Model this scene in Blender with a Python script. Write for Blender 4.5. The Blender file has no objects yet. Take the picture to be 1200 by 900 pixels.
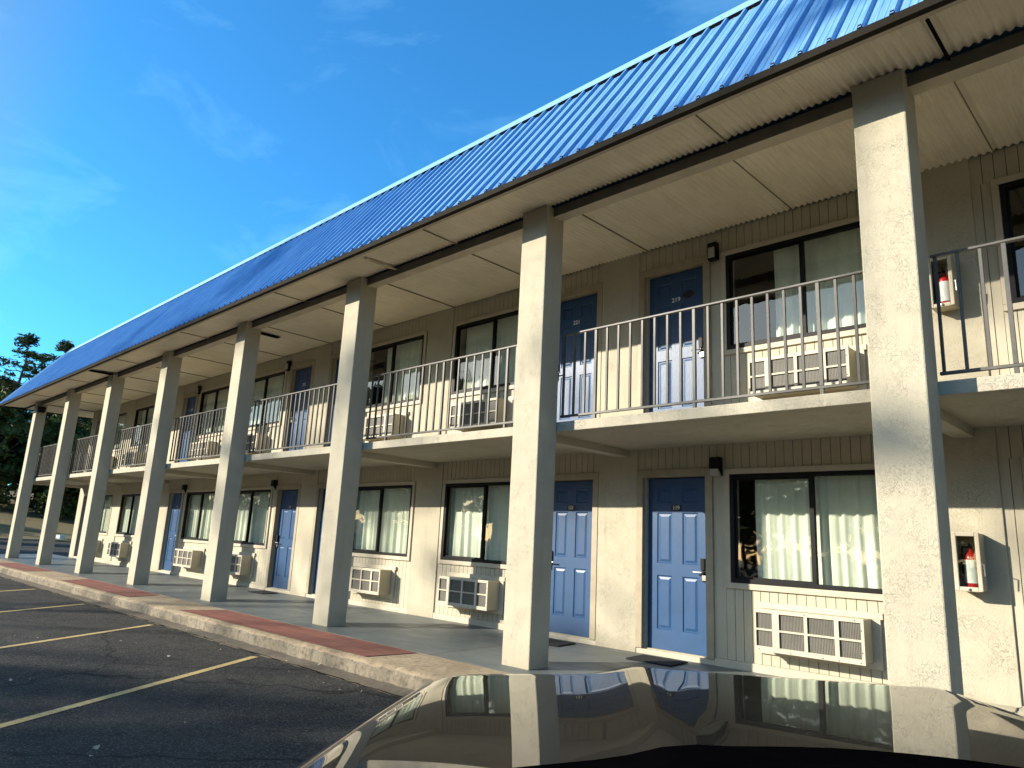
import bpy, math, random
from mathutils import Vector, Matrix
R = random.Random(7)
scene = bpy.context.scene
col = scene.collection
PI = math.pi

# ------------------------------------------------------------------ helpers
class MB:
    """collects faces, builds ONE mesh object"""
    def __init__(s): s.v = []; s.f = []; s.m = []
    def face(s, pts, m=0):
        i = len(s.v); s.v += [tuple(p) for p in pts]; s.f.append(tuple(range(i, i + len(pts)))); s.m.append(m)
    def box(s, x0, x1, y0, y1, z0, z1, m=0, skip=''):
        i = len(s.v)
        s.v += [(x0,y0,z0),(x1,y0,z0),(x1,y1,z0),(x0,y1,z0),(x0,y0,z1),(x1,y0,z1),(x1,y1,z1),(x0,y1,z1)]
        F = {'b':(0,3,2,1),'t':(4,5,6,7),'f':(0,1,5,4),'r':(1,2,6,5),'k':(2,3,7,6),'l':(3,0,4,7)}
        for k, q in F.items():
            if k in skip: continue
            s.f.append(tuple(i + a for a in q)); s.m.append(m)
    def tube(s, pts, rad, n=8, m=0, cap=True):
        pts = [Vector(p) for p in pts]
        if not isinstance(rad, (list, tuple)): rad = [rad] * len(pts)
        rings = []
        a = None
        for i, p in enumerate(pts):
            d = (pts[min(i+1, len(pts)-1)] - pts[max(i-1, 0)]).normalized()
            if a is None:
                a = d.orthogonal().normalized()
            else:
                a = (a - d * a.dot(d))
                a = a.normalized() if a.length > 1e-6 else d.orthogonal().normalized()
            b = d.cross(a)
            i0 = len(s.v)
            for k in range(n):
                t = 2 * PI * k / n
                s.v.append(tuple(p + (a * math.cos(t) + b * math.sin(t)) * rad[i]))
            rings.append(i0)
        for r0, r1 in zip(rings, rings[1:]):
            for k in range(n):
                s.f.append((r0 + k, r0 + (k+1) % n, r1 + (k+1) % n, r1 + k)); s.m.append(m)
        if cap:
            s.f.append(tuple(rings[0] + k for k in range(n))[::-1]); s.m.append(m)
            s.f.append(tuple(rings[-1] + k for k in range(n))); s.m.append(m)
    def prism(s, prof, axis, a0, a1, m=0):
        """prof: list of 2D points; axis 'x','y','z' extruded from a0 to a1"""
        def P(p, a):
            return {'x': (a, p[0], p[1]), 'y': (p[0], a, p[1]), 'z': (p[0], p[1], a)}[axis]
        n = len(prof); i = len(s.v)
        s.v += [P(p, a0) for p in prof] + [P(p, a1) for p in prof]
        for k in range(n):
            s.f.append((i + k, i + (k+1) % n, i + n + (k+1) % n, i + n + k)); s.m.append(m)
        s.f.append(tuple(range(i, i + n))[::-1]); s.m.append(m)
        s.f.append(tuple(range(i + n, i + 2*n))); s.m.append(m)
    def lathe(s, prof, c, axis='z', n=20, m=0):
        i0 = len(s.v)
        for (r, h) in prof:
            for k in range(n):
                t = 2 * PI * k / n; a, b = r * math.cos(t), r * math.sin(t)
                p = {'z': (a, b, h), 'y': (a, h, b), 'x': (h, a, b)}[axis]
                s.v.append((c[0] + p[0], c[1] + p[1], c[2] + p[2]))
        for j in range(len(prof) - 1):
            for k in range(n):
                s.f.append((i0 + j*n + k, i0 + j*n + (k+1) % n, i0 + (j+1)*n + (k+1) % n, i0 + (j+1)*n + k)); s.m.append(m)
    def grid(s, fn, us, vs, m=0, flip=False):
        i0 = len(s.v); nv = len(vs)
        for u in us:
            for v in vs: s.v.append(tuple(fn(u, v)))
        for i in range(len(us) - 1):
            for j in range(nv - 1):
                q = (i0 + i*nv + j, i0 + (i+1)*nv + j, i0 + (i+1)*nv + j + 1, i0 + i*nv + j + 1)
                s.f.append(q[::-1] if flip else q); s.m.append(m)
    def build(s, name, mats, parent=None, loc=None, smooth=False, bevel=0, fix=False):
        me = bpy.data.meshes.new(name)
        me.from_pydata(s.v, [], s.f)
        for mt in (mats if isinstance(mats, (list, tuple)) else [mats]): me.materials.append(mt)
        if any(s.m): me.polygons.foreach_set('material_index', s.m)
        if smooth: me.polygons.foreach_set('use_smooth', [True] * len(s.f))
        if fix:
            import bmesh
            b = bmesh.new(); b.from_mesh(me); bmesh.ops.remove_doubles(b, verts=b.verts, dist=1e-5)
            bmesh.ops.recalc_face_normals(b, faces=b.faces); b.to_mesh(me); b.free()
        me.update()
        o = bpy.data.objects.new(name, me); col.objects.link(o)
        if parent is not None: o.parent = parent
        if loc is not None: o.location = loc
        if bevel:
            md = o.modifiers.new('edge', 'BEVEL'); md.width = bevel; md.segments = 2; md.limit_method = 'ANGLE'; md.angle_limit = math.radians(50)
        return o

def tag(o, label=None, cat=None, group=None, kind=None):
    if label: o['label'] = label
    if cat: o['category'] = cat
    if group: o['group'] = group
    if kind: o['kind'] = kind
    return o
def empty(name, loc=(0,0,0), rz=0.0):
    o = bpy.data.objects.new(name, None); col.objects.link(o); o.location = loc; o.rotation_euler = (0,0,rz)
    o.empty_display_size = .2
    return o
def copy_tree(o, parent=None):
    c = o.copy(); col.objects.link(c)
    if parent is not None: c.parent = parent
    for ch in list(o.children): copy_tree(ch, c)
    return c
def text_faces(mb, s, size, place, m):
    """real letters as mesh, flattened into mb; place maps (x,y,z) of the text plane to the object's space"""
    cu = bpy.data.curves.new('lettering', 'FONT'); cu.body = s; cu.size = size; cu.align_x = 'CENTER'; cu.align_y = 'CENTER'
    cu.extrude = .0012; cu.offset = size * .012; cu.resolution_u = 3
    ob = bpy.data.objects.new('lettering', cu); col.objects.link(ob)
    dg = bpy.context.evaluated_depsgraph_get(); me = bpy.data.meshes.new_from_object(ob.evaluated_get(dg))
    i0 = len(mb.v); mb.v += [tuple(place(*v.co)) for v in me.vertices]
    for p in me.polygons: mb.f.append(tuple(i0 + k for k in p.vertices)); mb.m.append(m)
    bpy.data.objects.remove(ob); bpy.data.curves.remove(cu); bpy.data.meshes.remove(me)

# ------------------------------------------------------------------ materials
def new_mat(name):
    m = bpy.data.materials.new(name); m.use_nodes = True
    nt = m.node_tree; b = nt.nodes['Principled BSDF']
    return m, nt, b
def N(nt, t, **k):
    n = nt.nodes.new(t)
    for a, v in k.items(): setattr(n, a, v)
    return n
def L(nt, a, b): nt.links.new(a, b)
def coords(nt, scale=(1,1,1), rot=(0,0,0)):
    tc = N(nt, 'ShaderNodeTexCoord'); mp = N(nt, 'ShaderNodeMapping')
    mp.inputs['Scale'].default_value = scale; mp.inputs['Rotation'].default_value = rot
    L(nt, tc.outputs['Object'], mp.inputs['Vector']); return mp.outputs['Vector']
def noise(nt, vec, scale, detail=4, rough=.55, dist=0):
    n = N(nt, 'ShaderNodeTexNoise'); n.inputs['Scale'].default_value = scale; n.inputs['Detail'].default_value = detail
    n.inputs['Roughness'].default_value = rough; n.inputs['Distortion'].default_value = dist
    L(nt, vec, n.inputs['Vector']); return n.outputs['Fac']
def ramp(nt, fac, stops):
    r = N(nt, 'ShaderNodeValToRGB'); e = r.color_ramp.elements
    while len(e) < len(stops): e.new(.5)
    for i, (p, c) in enumerate(stops):
        e[i].position = p; e[i].color = (c[0], c[1], c[2], 1) if not isinstance(c, (int, float)) else (c, c, c, 1)
    L(nt, fac, r.inputs['Fac']); return r.outputs['Color']
def mix(nt, fac, a, b, mode='MIX'):
    n = N(nt, 'ShaderNodeMix', data_type='RGBA', blend_type=mode)
    for sock, val in ((n.inputs['Factor'], fac), (n.inputs['A'], a), (n.inputs['B'], b)):
        if isinstance(val, bpy.types.NodeSocket): L(nt, val, sock)
        elif isinstance(val, (int, float)): sock.default_value = val
        else: sock.default_value = (val[0], val[1], val[2], 1)
    return n.outputs['Result']
def math_n(nt, op, a, b=0.0):
    n = N(nt, 'ShaderNodeMath', operation=op)
    for sock, val in ((n.inputs[0], a), (n.inputs[1], b)):
        if isinstance(val, bpy.types.NodeSocket): L(nt, val, sock)
        else: sock.default_value = val
    return n.outputs[0]
def bump(nt, b, h, dist=.01, strength=1.0):
    n = N(nt, 'ShaderNodeBump'); n.inputs['Distance'].default_value = dist; n.inputs['Strength'].default_value = strength
    L(nt, h, n.inputs['Height']); L(nt, n.outputs['Normal'], b.inputs['Normal'])
def plain(name, c, rough=.5, metal=0.0, var=.12, vs=8.0, spec=.5, bscale=0, bdist=.002, coat=0):
    m, nt, b = new_mat(name); v = coords(nt)
    f = noise(nt, v, vs, 5, .6)
    lo = [x * (1 - var) for x in c]; hi = [min(1, x * (1 + var)) for x in c]
    L(nt, ramp(nt, f, [(.3, lo), (.7, hi)]), b.inputs['Base Color'])
    b.inputs['Roughness'].default_value = rough; b.inputs['Metallic'].default_value = metal
    b.inputs['Specular IOR Level'].default_value = spec
    if coat: b.inputs['Coat Weight'].default_value = coat; b.inputs['Coat Roughness'].default_value = .04
    if bscale: bump(nt, b, noise(nt, v, bscale, 4), bdist)
    return m

def stucco(name, c, k=1.0):
    m, nt, b = new_mat(name); v = coords(nt)
    big = noise(nt, v, 1.3, 5, .6); mid = noise(nt, v, 9, 5, .65)
    base = ramp(nt, big, [(.3, [x * .88 for x in c]), (.7, c)])
    base = mix(nt, ramp(nt, mid, [(.35, .0), (.75, .22)]), base, [x * .8 for x in c])
    # knock-down trowel texture: thin raised ridges with flat islands
    vo = N(nt, 'ShaderNodeTexNoise'); vo.inputs['Scale'].default_value = 26; vo.inputs['Detail'].default_value = 3; vo.inputs['Distortion'].default_value = 1.4
    L(nt, v, vo.inputs['Vector'])
    ridge = math_n(nt, 'ABSOLUTE', math_n(nt, 'SUBTRACT', vo.outputs['Fac'], .5))
    line = ramp(nt, ridge, [(.0, 0.0), (.022, 1.0)])
    fine = noise(nt, v, 90, 3, .6)
    patch = ramp(nt, noise(nt, v, 4, 3), [(.34, 0.0), (.66, .8)])
    lines = mix(nt, patch, (1,1,1), line)
    base = mix(nt, math_n(nt, 'MULTIPLY', math_n(nt, 'SUBTRACT', 1.0, lines), .24), base, [x * .42 for x in c])
    drip = noise(nt, coords(nt, (7, 7, .45)), 1.6, 5, .6); base = mix(nt, ramp(nt, drip, [(.52, 0.0), (.78, .32)]), base, [x * .62 for x in c])
    # grime rising from the floor
    sep = N(nt, 'ShaderNodeSeparateXYZ'); L(nt, v, sep.inputs[0])
    g = ramp(nt, math_n(nt, 'ADD', sep.outputs['Z'], math_n(nt, 'MULTIPLY', mid, .35)), [(.1, .5), (.42, 0.0)])
    base = mix(nt, g, base, (c[0]*.55, c[1]*.5, c[2]*.42))
    L(nt, base, b.inputs['Base Color']); b.inputs['Roughness'].default_value = .85; b.inputs['Specular IOR Level'].default_value = .25
    h = math_n(nt, 'ADD', math_n(nt, 'MULTIPLY', lines, .38 * k), math_n(nt, 'MULTIPLY', fine, .5 * k))
    bump(nt, b, h, .008)
    return m

CREAM = (.525, .476, .360)
M = {}
M['stucco'] = stucco('cream_stucco', CREAM)
M['stucco_slab'] = stucco('cream_stucco_slab', (.525, .476, .370), 1.2)
def siding():
    m, nt, b = new_mat('painted_siding'); v = coords(nt)
    f = noise(nt, v, 2.2, 5, .6); st = noise(nt, coords(nt, (14, 14, .8)), 3, 4, .6)
    c = ramp(nt, f, [(.3, (.44, .395, .292)), (.7, (.515, .466, .346))])
    c = mix(nt, ramp(nt, st, [(.4, 0.0), (.75, .3)]), c, (.36, .32, .24))
    L(nt, c, b.inputs['Base Color']); b.inputs['Roughness'].default_value = .6
    bump(nt, b, noise(nt, coords(nt, (30, 30, 2)), 6, 4), .002)
    return m
M['siding'] = siding()
M['groove'] = plain('siding_groove', (.20, .17, .12), .9)
M['trim'] = plain('cream_trim', (.50, .437, .33), .55, var=.08)
M['frame_tan'] = plain('tan_door_frame', (.36, .30, .205), .55, var=.12)
def soffit():
    m, nt, b = new_mat('soffit_metal'); v = coords(nt)
    f = noise(nt, v, 1.6, 5, .6); s = noise(nt, coords(nt, (1.0, .25, 1)), 9, 5, .65)
    c = ramp(nt, f, [(.3, (.74, .67, .53)), (.7, (.84, .78, .64))])
    c = mix(nt, ramp(nt, s, [(.45, 0.0), (.8, .45)]), c, (.58, .49, .36))
    L(nt, c, b.inputs['Base Color']); b.inputs['Roughness'].default_value = .5
    return m
M['soffit'] = soffit()
M['eave'] = plain('brown_eave_trim', (.020, .017, .012), .75, spec=.15, var=.2, vs=5)
M['beam'] = plain('beam_paint', (.125, .115, .092), .6, var=.25, vs=4)
M['beam_under'] = plain('beam_underside', (.52, .46, .35), .6, var=.15, vs=3)
def roofmat():
    m, nt, b = new_mat('blue_metal_roof'); v = coords(nt)
    f = noise(nt, v, .9, 5, .6); s = noise(nt, coords(nt, (9, .6, .6)), 4, 5, .6)
    c = ramp(nt, f, [(.3, (.10, .275, .56)), (.7, (.145, .345, .64))])
    c = mix(nt, ramp(nt, s, [(.42, 0.0), (.72, .6)]), c, (.30, .48, .70))
    L(nt, c, b.inputs['Base Color']); b.inputs['Roughness'].default_value = .36; b.inputs['Metallic'].default_value = 0; b.inputs['Specular IOR Level'].default_value = .35
    bump(nt, b, noise(nt, coords(nt, (1.5, 1, 1)), 2.2, 3), .012)
    return m
M['roof'] = roofmat()
M['cap'] = plain('pale_blue_cap', (.32, .56, .80), .35, .2, var=.08, vs=2)
M['screw'] = plain('dark_screw', (.05, .06, .09), .5)
def doormat(name, c):
    m, nt, b = new_mat(name); v = coords(nt)
    f = noise(nt, v, 3, 5, .6)
    cc = ramp(nt, f, [(.3, [x * .86 for x in c]), (.7, [x * 1.08 for x in c])])
    oi = N(nt, 'ShaderNodeObjectInfo'); cc = mix(nt, math_n(nt, 'MULTIPLY', oi.outputs['Random'], .30), cc, [x * .72 + .02 for x in c])
    s = noise(nt, v, 26, 4, .7)
    cc = mix(nt, ramp(nt, s, [(.66, 0.0), (.8, .35)]), cc, [x * 1.6 + .03 for x in c])
    L(nt, cc, b.inputs['Base Color']); b.inputs['Roughness'].default_value = .40; b.inputs['Specular IOR Level'].default_value = .4
    bump(nt, b, noise(nt, coords(nt, (20, 20, 2)), 5, 3), .0015)
    return m
M['door'] = doormat('blue_door_paint', (.020, .074, .185))
M['black'] = plain('black_metal', (.006, .006, .007), .5, var=.2, spec=.2)
M['void'] = plain('dark_gap', (.008, .008, .009), 1.0, spec=0)
M['plate'] = plain('black_plate', (.006, .006, .007), .4)
M['white'] = plain('white_digits', (.85, .84, .78), .5)
M['steel'] = plain('brushed_steel', (.55, .53, .5), .3, .9, var=.1)
M['rail'] = plain('grey_brown_rail_paint', (.082, .076, .066), .5, var=.25, vs=9)
M['ac'] = plain('beige_ac_plastic', (.44, .39, .275), .5, var=.1, vs=3)
M['ac_face'] = plain('cream_ac_face', (.54, .475, .36), .5, var=.07, vs=5)
def fins():
    m, nt, b = new_mat('cooling_fins'); v = coords(nt)
    w = N(nt, 'ShaderNodeTexWave'); w.bands_direction = 'X'; w.inputs['Scale'].default_value = 21; w.inputs['Distortion'].default_value = 1.2; w.inputs['Detail Scale'].default_value = 3
    L(nt, v, w.inputs['Vector'])
    c = ramp(nt, w.outputs['Fac'], [(.25, (.018, .017, .015)), (.65, (.17, .155, .125))])
    n = noise(nt, v, 5, 3); c = mix(nt, ramp(nt, n, [(.45, 0.0), (.7, .6)]), c, (.05, .048, .04))
    L(nt, c, b.inputs['Base Color']); b.inputs['Roughness'].default_value = .6
    return m
M['fins'] = fins()
def glass():
    m = bpy.data.materials.new('window_glass'); m.use_nodes = True; nt = m.node_tree; nt.nodes.clear()
    out = N(nt, 'ShaderNodeOutputMaterial'); t = N(nt, 'ShaderNodeBsdfTransparent'); g = N(nt, 'ShaderNodeBsdfGlossy'); mx = N(nt, 'ShaderNodeMixShader')
    t.inputs['Color'].default_value = (.86, .91, .86, 1); g.inputs['Roughness'].default_value = .015
    lw = N(nt, 'ShaderNodeLayerWeight'); lw.inputs['Blend'].default_value = .5
    fr = math_n(nt, 'ADD', math_n(nt, 'MULTIPLY', math_n(nt, 'POWER', lw.outputs['Facing'], 4.0), .8), .11)
    v = coords(nt); bp = N(nt, 'ShaderNodeBump'); bp.inputs['Distance'].default_value = .004
    L(nt, noise(nt, v, 1.6, 2), bp.inputs['Height']); L(nt, bp.outputs['Normal'], g.inputs['Normal'])
    L(nt, fr, mx.inputs['Fac']); L(nt, t.outputs[0], mx.inputs[1]); L(nt, g.outputs[0], mx.inputs[2]); L(nt, mx.outputs[0], out.inputs['Surface'])
    return m
M['glass'] = glass()
M['curtain'] = plain('sheer_curtain', (.80, .80, .70), .9, var=.06, vs=3, spec=.1)
M['room'] = plain('dark_room', (.10, .095, .085), .9)
M['matrubber'] = plain('black_doormat', (.012, .012, .014), .95, bscale=120, bdist=.004)
M['red'] = plain('extinguisher_red', (.50, .02, .018), .3, coat=.5)
M['label'] = plain('paper_label', (.75, .76, .74), .6)
M['lens'] = plain('frosted_lens', (.40, .40, .36), .25, var=.1, vs=40, bscale=60)
M['clear_lens'] = M['lens']

def walkway_mat():
    m, nt, b = new_mat('painted_walkway'); v = coords(nt)
    f = noise(nt, v, .8, 6, .62); s = noise(nt, coords(nt, (.35, 1.3, 1)), 3, 5, .6)
    c = ramp(nt, f, [(.3, (.085, .102, .105)), (.7, (.135, .152, .148))])
    c = mix(nt, ramp(nt, s, [(.5, 0.0), (.75, .55)]), c, (.20, .19, .155))
    d = noise(nt, v, 30, 5, .7); c = mix(nt, ramp(nt, d, [(.62, 0.0), (.75, .4)]), c, (.09, .095, .09))
    L(nt, c, b.inputs['Base Color']); L(nt, ramp(nt, s, [(.3, .38), (.7, .65)]), b.inputs['Roughness'])
    bump(nt, b, noise(nt, v, 60, 3), .002)
    return m
M['walk'] = walkway_mat()
def concrete(name, a, bb, dark):
    m, nt, b = new_mat(name); v = coords(nt)
    f = noise(nt, v, 1.7, 6, .65); g = noise(nt, v, 14, 6, .7); sp = noise(nt, v, 120, 3, .6)
    c = ramp(nt, f, [(.3, a), (.7, bb)])
    c = mix(nt, ramp(nt, g, [(.46, 0.0), (.68, .85)]), c, dark); c = mix(nt, ramp(nt, noise(nt, v, .8, 3), [(.5, 0.0), (.66, .6)]), c, dark)
    c = mix(nt, ramp(nt, sp, [(.4, 0.0), (.62, .5)]), c, [x * .6 for x in a])
    L(nt, c, b.inputs['Base Color']); b.inputs['Roughness'].default_value = .9
    bump(nt, b, math_n(nt, 'ADD', sp, math_n(nt, 'MULTIPLY', g, 1.6)), .008)
    return m
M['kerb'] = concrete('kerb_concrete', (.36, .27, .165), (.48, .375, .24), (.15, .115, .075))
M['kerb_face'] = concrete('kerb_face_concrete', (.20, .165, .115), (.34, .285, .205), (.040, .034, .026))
M['gutter'] = concrete('gutter_concrete', (.17, .135, .09), (.27, .215, .15), (.07, .055, .04))
def brick():
    m, nt, b = new_mat('red_brick_paving'); v = coords(nt)
    bt = N(nt, 'ShaderNodeTexBrick'); bt.inputs['Scale'].default_value = 1.0; bt.inputs['Brick Width'].default_value = .45; bt.inputs['Row Height'].default_value = .225
    bt.inputs['Mortar Size'].default_value = .006; bt.inputs['Color1'].default_value = (.27, .085, .055, 1); bt.inputs['Color2'].default_value = (.20, .065, .045, 1); bt.inputs['Mortar'].default_value = (.06, .03, .025, 1)
    L(nt, v, bt.inputs['Vector'])
    f = noise(nt, v, 5, 6, .65); c = mix(nt, ramp(nt, f, [(.46, 0.0), (.8, .5)]), bt.outputs['Color'], (.27, .14, .09))
    g = noise(nt, v, 90, 3); c = mix(nt, ramp(nt, g, [(.5, 0.0), (.7, .4)]), c, (.10, .045, .035))
    L(nt, c, b.inputs['Base Color']); b.inputs['Roughness'].default_value = .85
    bump(nt, b, math_n(nt, 'SUBTRACT', g, bt.outputs['Fac']), .006)
    return m
M['brick'] = brick()
def asphalt():
    m, nt, b = new_mat('asphalt'); v = coords(nt)
    f = noise(nt, v, .35, 6, .65); g = noise(nt, v, 3.2, 6, .7); sp = N(nt, 'ShaderNodeTexVoronoi'); sp.inputs['Scale'].default_value = 95; L(nt, v, sp.inputs['Vector'])
    c = ramp(nt, f, [(.3, (.026, .025, .024)), (.7, (.062, .058, .051))])
    c = mix(nt, ramp(nt, g, [(.46, 0.0), (.7, .8)]), c, (.012, .012, .012))
    # oil stains
    oil = noise(nt, coords(nt, (.6, .9, 1)), .55, 3, .5); c = mix(nt, ramp(nt, oil, [(.6, 0.0), (.68, .75)]), c, (.012, .012, .012))
    st = N(nt, 'ShaderNodeSeparateColor'); L(nt, sp.outputs['Color'], st.inputs[0])
    c = mix(nt, ramp(nt, st.outputs[0], [(.66, 0.0), (1.0, .85)]), c, (.17, .155, .125))
    vc = N(nt, 'ShaderNodeTexVoronoi', feature='DISTANCE_TO_EDGE'); vc.inputs['Scale'].default_value = .33
    nn = N(nt, 'ShaderNodeTexNoise'); nn.inputs['Scale'].default_value = 2.5; nn.inputs['Detail'].default_value = 4; L(nt, v, nn.inputs['Vector'])
    L(nt, mix(nt, .28, v, nn.outputs['Color']), vc.inputs['Vector'])
    c = mix(nt, ramp(nt, vc.outputs['Distance'], [(.0, .9), (.006, 0.0)]), c, (.008, .008, .008))
    L(nt, c, b.inputs['Base Color']); b.inputs['Roughness'].default_value = .85; b.inputs['Specular IOR Level'].default_value = .22
    bump(nt, b, math_n(nt, 'ADD', sp.outputs['Distance'], noise(nt, v, 45, 4)), .012)
    return m
M['asphalt'] = asphalt()
def linepaint():
    m, nt, b = new_mat('worn_yellow_paint'); v = coords(nt)
    w = noise(nt, v, 24, 6, .75); f = noise(nt, v, 2.2, 4)
    c = ramp(nt, f, [(.3, (.56, .385, .13)), (.7, (.68, .50, .21))])
    c = mix(nt, ramp(nt, w, [(.52, 0.0), (.70, .8)]), c, (.07, .06, .045))
    L(nt, c, b.inputs['Base Color']); b.inputs['Roughness'].default_value = .75
    bump(nt, b, noise(nt, v, 90, 3), .006)
    return m
M['line'] = linepaint()
def groundmat(name, a, bb, cc):
    m, nt, b = new_mat(name); v = coords(nt)
    f = noise(nt, v, .22, 6, .65); g = noise(nt, v, 5, 5, .7)
    c = ramp(nt, f, [(.3, a), (.5, bb), (.7, cc)])
    c = mix(nt, ramp(nt, g, [(.4, 0.0), (.75, .6)]), c, [x * .45 for x in a])
    L(nt, c, b.inputs['Base Color']); b.inputs['Roughness'].default_value = .95
    bump(nt, b, g, .05)
    return m
M['ground'] = groundmat('leafy_ground', (.07, .07, .025), (.20, .145, .055), (.14, .13, .045))
def leafmat(name, dark, light, dry=None):
    m, nt, b = new_mat(name); v = coords(nt)
    f = noise(nt, v, .9, 4, .6); oi = N(nt, 'ShaderNodeObjectInfo')
    c = ramp(nt, f, [(.3, dark), (.7, light)])
    if dry: c = mix(nt, ramp(nt, noise(nt, v, .5, 3), [(.55, 0.0), (.68, .8)]), c, dry)
    L(nt, c, b.inputs['Base Color']); b.inputs['Roughness'].default_value = .7; b.inputs['Specular IOR Level'].default_value = .25
    nt.nodes['Material Output']
    tr = N(nt, 'ShaderNodeBsdfTranslucent'); L(nt, c, tr.inputs['Color']); ms = N(nt, 'ShaderNodeMixShader'); ms.inputs['Fac'].default_value = .15
    L(nt, b.outputs[0], ms.inputs[1]); L(nt, tr.outputs[0], ms.inputs[2]); L(nt, ms.outputs[0], nt.nodes['Material Output'].inputs['Surface'])
    return m
M['pine'] = leafmat('pine_needles', (.022, .042, .014), (.06, .095, .028))
M['leaf'] = leafmat('broad_leaves', (.035, .062, .016), (.10, .135, .035), (.16, .10, .03))
M['bark'] = plain('bark', (.085, .065, .05), .95, var=.45, vs=5, bscale=9, bdist=.04)
M['paint'] = None
def carpaint():
    m, nt, b = new_mat('black_car_paint'); v = coords(nt)
    d = noise(nt, v, 3, 6, .65); sp = noise(nt, v, 160, 2, .6)
    c = ramp(nt, d, [(.3, (.005, .005, .0045)), (.7, (.011, .010, .008))])
    c = mix(nt, ramp(nt, sp, [(.62, 0.0), (.76, .16)]), c, (.20, .18, .14))
    L(nt, c, b.inputs['Base Color']); b.inputs['Roughness'].default_value = .45; b.inputs['Specular IOR Level'].default_value = .08
    b.inputs['Coat Weight'].default_value = 1.0; b.inputs['Coat IOR'].default_value = 1.45
    L(nt, ramp(nt, d, [(.3, .004), (.7, .012)]), b.inputs['Coat Roughness'])
    return m
M['paint'] = carpaint()
M['plastic'] = plain('black_plastic', (.0016, .0016, .0018), .95, var=.2, vs=20, spec=0)
M['rubber'] = plain('tyre_rubber', (.02, .02, .02), .85)
M['chrome'] = plain('chrome', (.6, .6, .6), .15, 1.0)
M['leaf_litter'] = plain('dry_leaf', (.50, .42, .30), .8, var=.3, vs=30)
M['bluebox'] = plain('pale_blue_box', (.42, .55, .62), .5)

# ------------------------------------------------------------------ measured dimensions
S, CW, CD, H, W = 3.8645, .4025, .306, 5.2256, 1.8906      # bay, column width/depth, column height, wall distance
FL = 2.69                                                  # storey height
LT, RT = 8, 0                                              # columns 0..8; column k has its right front edge at -S*(k-1)
def colx(k): return -S * (k - 1)
def pier(k): return -S * (k - 1) - .285
XL, XR = pier(8) - .18, pier(0) + .45                      # ends of the wall
ZG = -.165                                                 # parking lot level

# ------------------------------------------------------------------ motel building
B = empty('motel_building')
tag(B, 'two-storey cream motel block with blue metal roof, tall stucco columns and blue doors', 'building')

# columns
cm = MB(); cm.box(-CW, 0, 0, CD, 0, H)
proto = None
for k in range(9):
    if proto is None: o = proto = cm.build('column', M['stucco'], B, bevel=.012)
    else: o = proto.copy(); col.objects.link(o)
    o.location = (colx(k), 0, 0)

# stucco piers of the wall, each storey-high pair
for k in range(9):
    hw = .31 if k % 2 == 0 else .335
    x0, x1 = pier(k) - hw, pier(k) + hw
    if k == 8: x0 = XL
    if k == 0: x1 = XR
    mb = MB(); mb.box(x0, x1, W - .02, W + .2, .04, 2.535); mb.box(x0, x1, W - .02, W + .2, 2.6, H + .02)
    mb.build('stucco_pier', M['stucco'], B, bevel=.006)

# siding: boards with real grooves, laid round the openings of each room
sid = MB()
def boards(x0, x1, z0, z1):
    n = max(1, round((x1 - x0) / .1015)); w = (x1 - x0) / n; g = .0035
    sid.box(x0, x1, W + .012, W + .03, z0, z1, 1, skip='k')
    for i in range(n):
        a, b = x0 + i * w + (g if i else 0), x0 + (i + 1) * w - (g if i < n - 1 else 0)
        sid.box(a, b, W, W + .0115, z0, z1, 0, skip='k')
bay_rooms = {0: 117, 1: 119, 2: 121, 3: 123, 4: 125, 5: 127, 6: 129, 7: 131}
def shift(j, fl): return -.14 if (j, fl) == (0, 0) else (-.13 if (j, fl) == (0, 1) else 0.0)
def room_geo(j):
    kd = j if j % 2 == 0 else j + 1           # even pier carries the door
    d = 1 if kd == j + 1 else -1
    if j == 0: kd, d = 0, -1
    P = pier(kd)
    return P, d
OPEN = []
for j in range(8):
    P, d = room_geo(j)
    def span(a, b): return (P + a, P + b) if d > 0 else (P - b, P - a)
    for fl in (0, 1):
        z = FL * fl
        top = 2.53 if fl == 0 else H + .005
        base = .15 + z
        boards(*span(.31, S - .335), 2.236 + z, top)          # over door and window
        e = shift(j, fl); boards(*span(1.362, 1.508 + e), base, 2.2345 + z)         # between door and window
        boards(*span(1.512 + e, 3.498 + e), base, .908 + z)           # under the window
        boards(*span(3.502 + e, S - .335), base, 2.2345 + z)
sid.build('siding', [M['siding'], M['groove']], B)

# wall shell behind the facade, base strip and end walls
sh = MB()
for j in range(8):
    P, d = room_geo(j)
    def span(a, b): return (P + a, P + b) if d > 0 else (P - b, P - a)
    for fl in (0, 1):
        z = FL * fl; y0, y1 = W + .03, W + .2
        t = 2.6 if fl == 0 else H + .3
        zb = 0 if fl == 0 else 2.6
        for a, b, c, e in ((.31, S - .335, 2.2, t - z), (1.30, 1.58 + shift(j, fl), .1, 2.2), (1.58, 3.43, zb - z, .975), (3.43 + shift(j, fl), S - .335, zb - z, 2.2), (1.30, 1.58, zb - z, .1), (.31, .42, zb - z, 2.2), (.42, 1.30, zb - z, .13)):
            x0, x1 = span(a, b); sh.box(x0, x1, y0, y1, z + c, z + e)
sh.box(XL, XL + .02, W + .2, 9.0, -.1, 5.6); sh.box(XR - .02, XR, W + .2, 9.0, -.1, 5.6); sh.box(XL, XR, 9.0, 9.2, -.1, 5.6)
sh.box(XL + .02, XR - .02, W + .2, 9.0, 5.45, 5.6)
sh.build('wall', M['stucco'], B)
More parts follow.
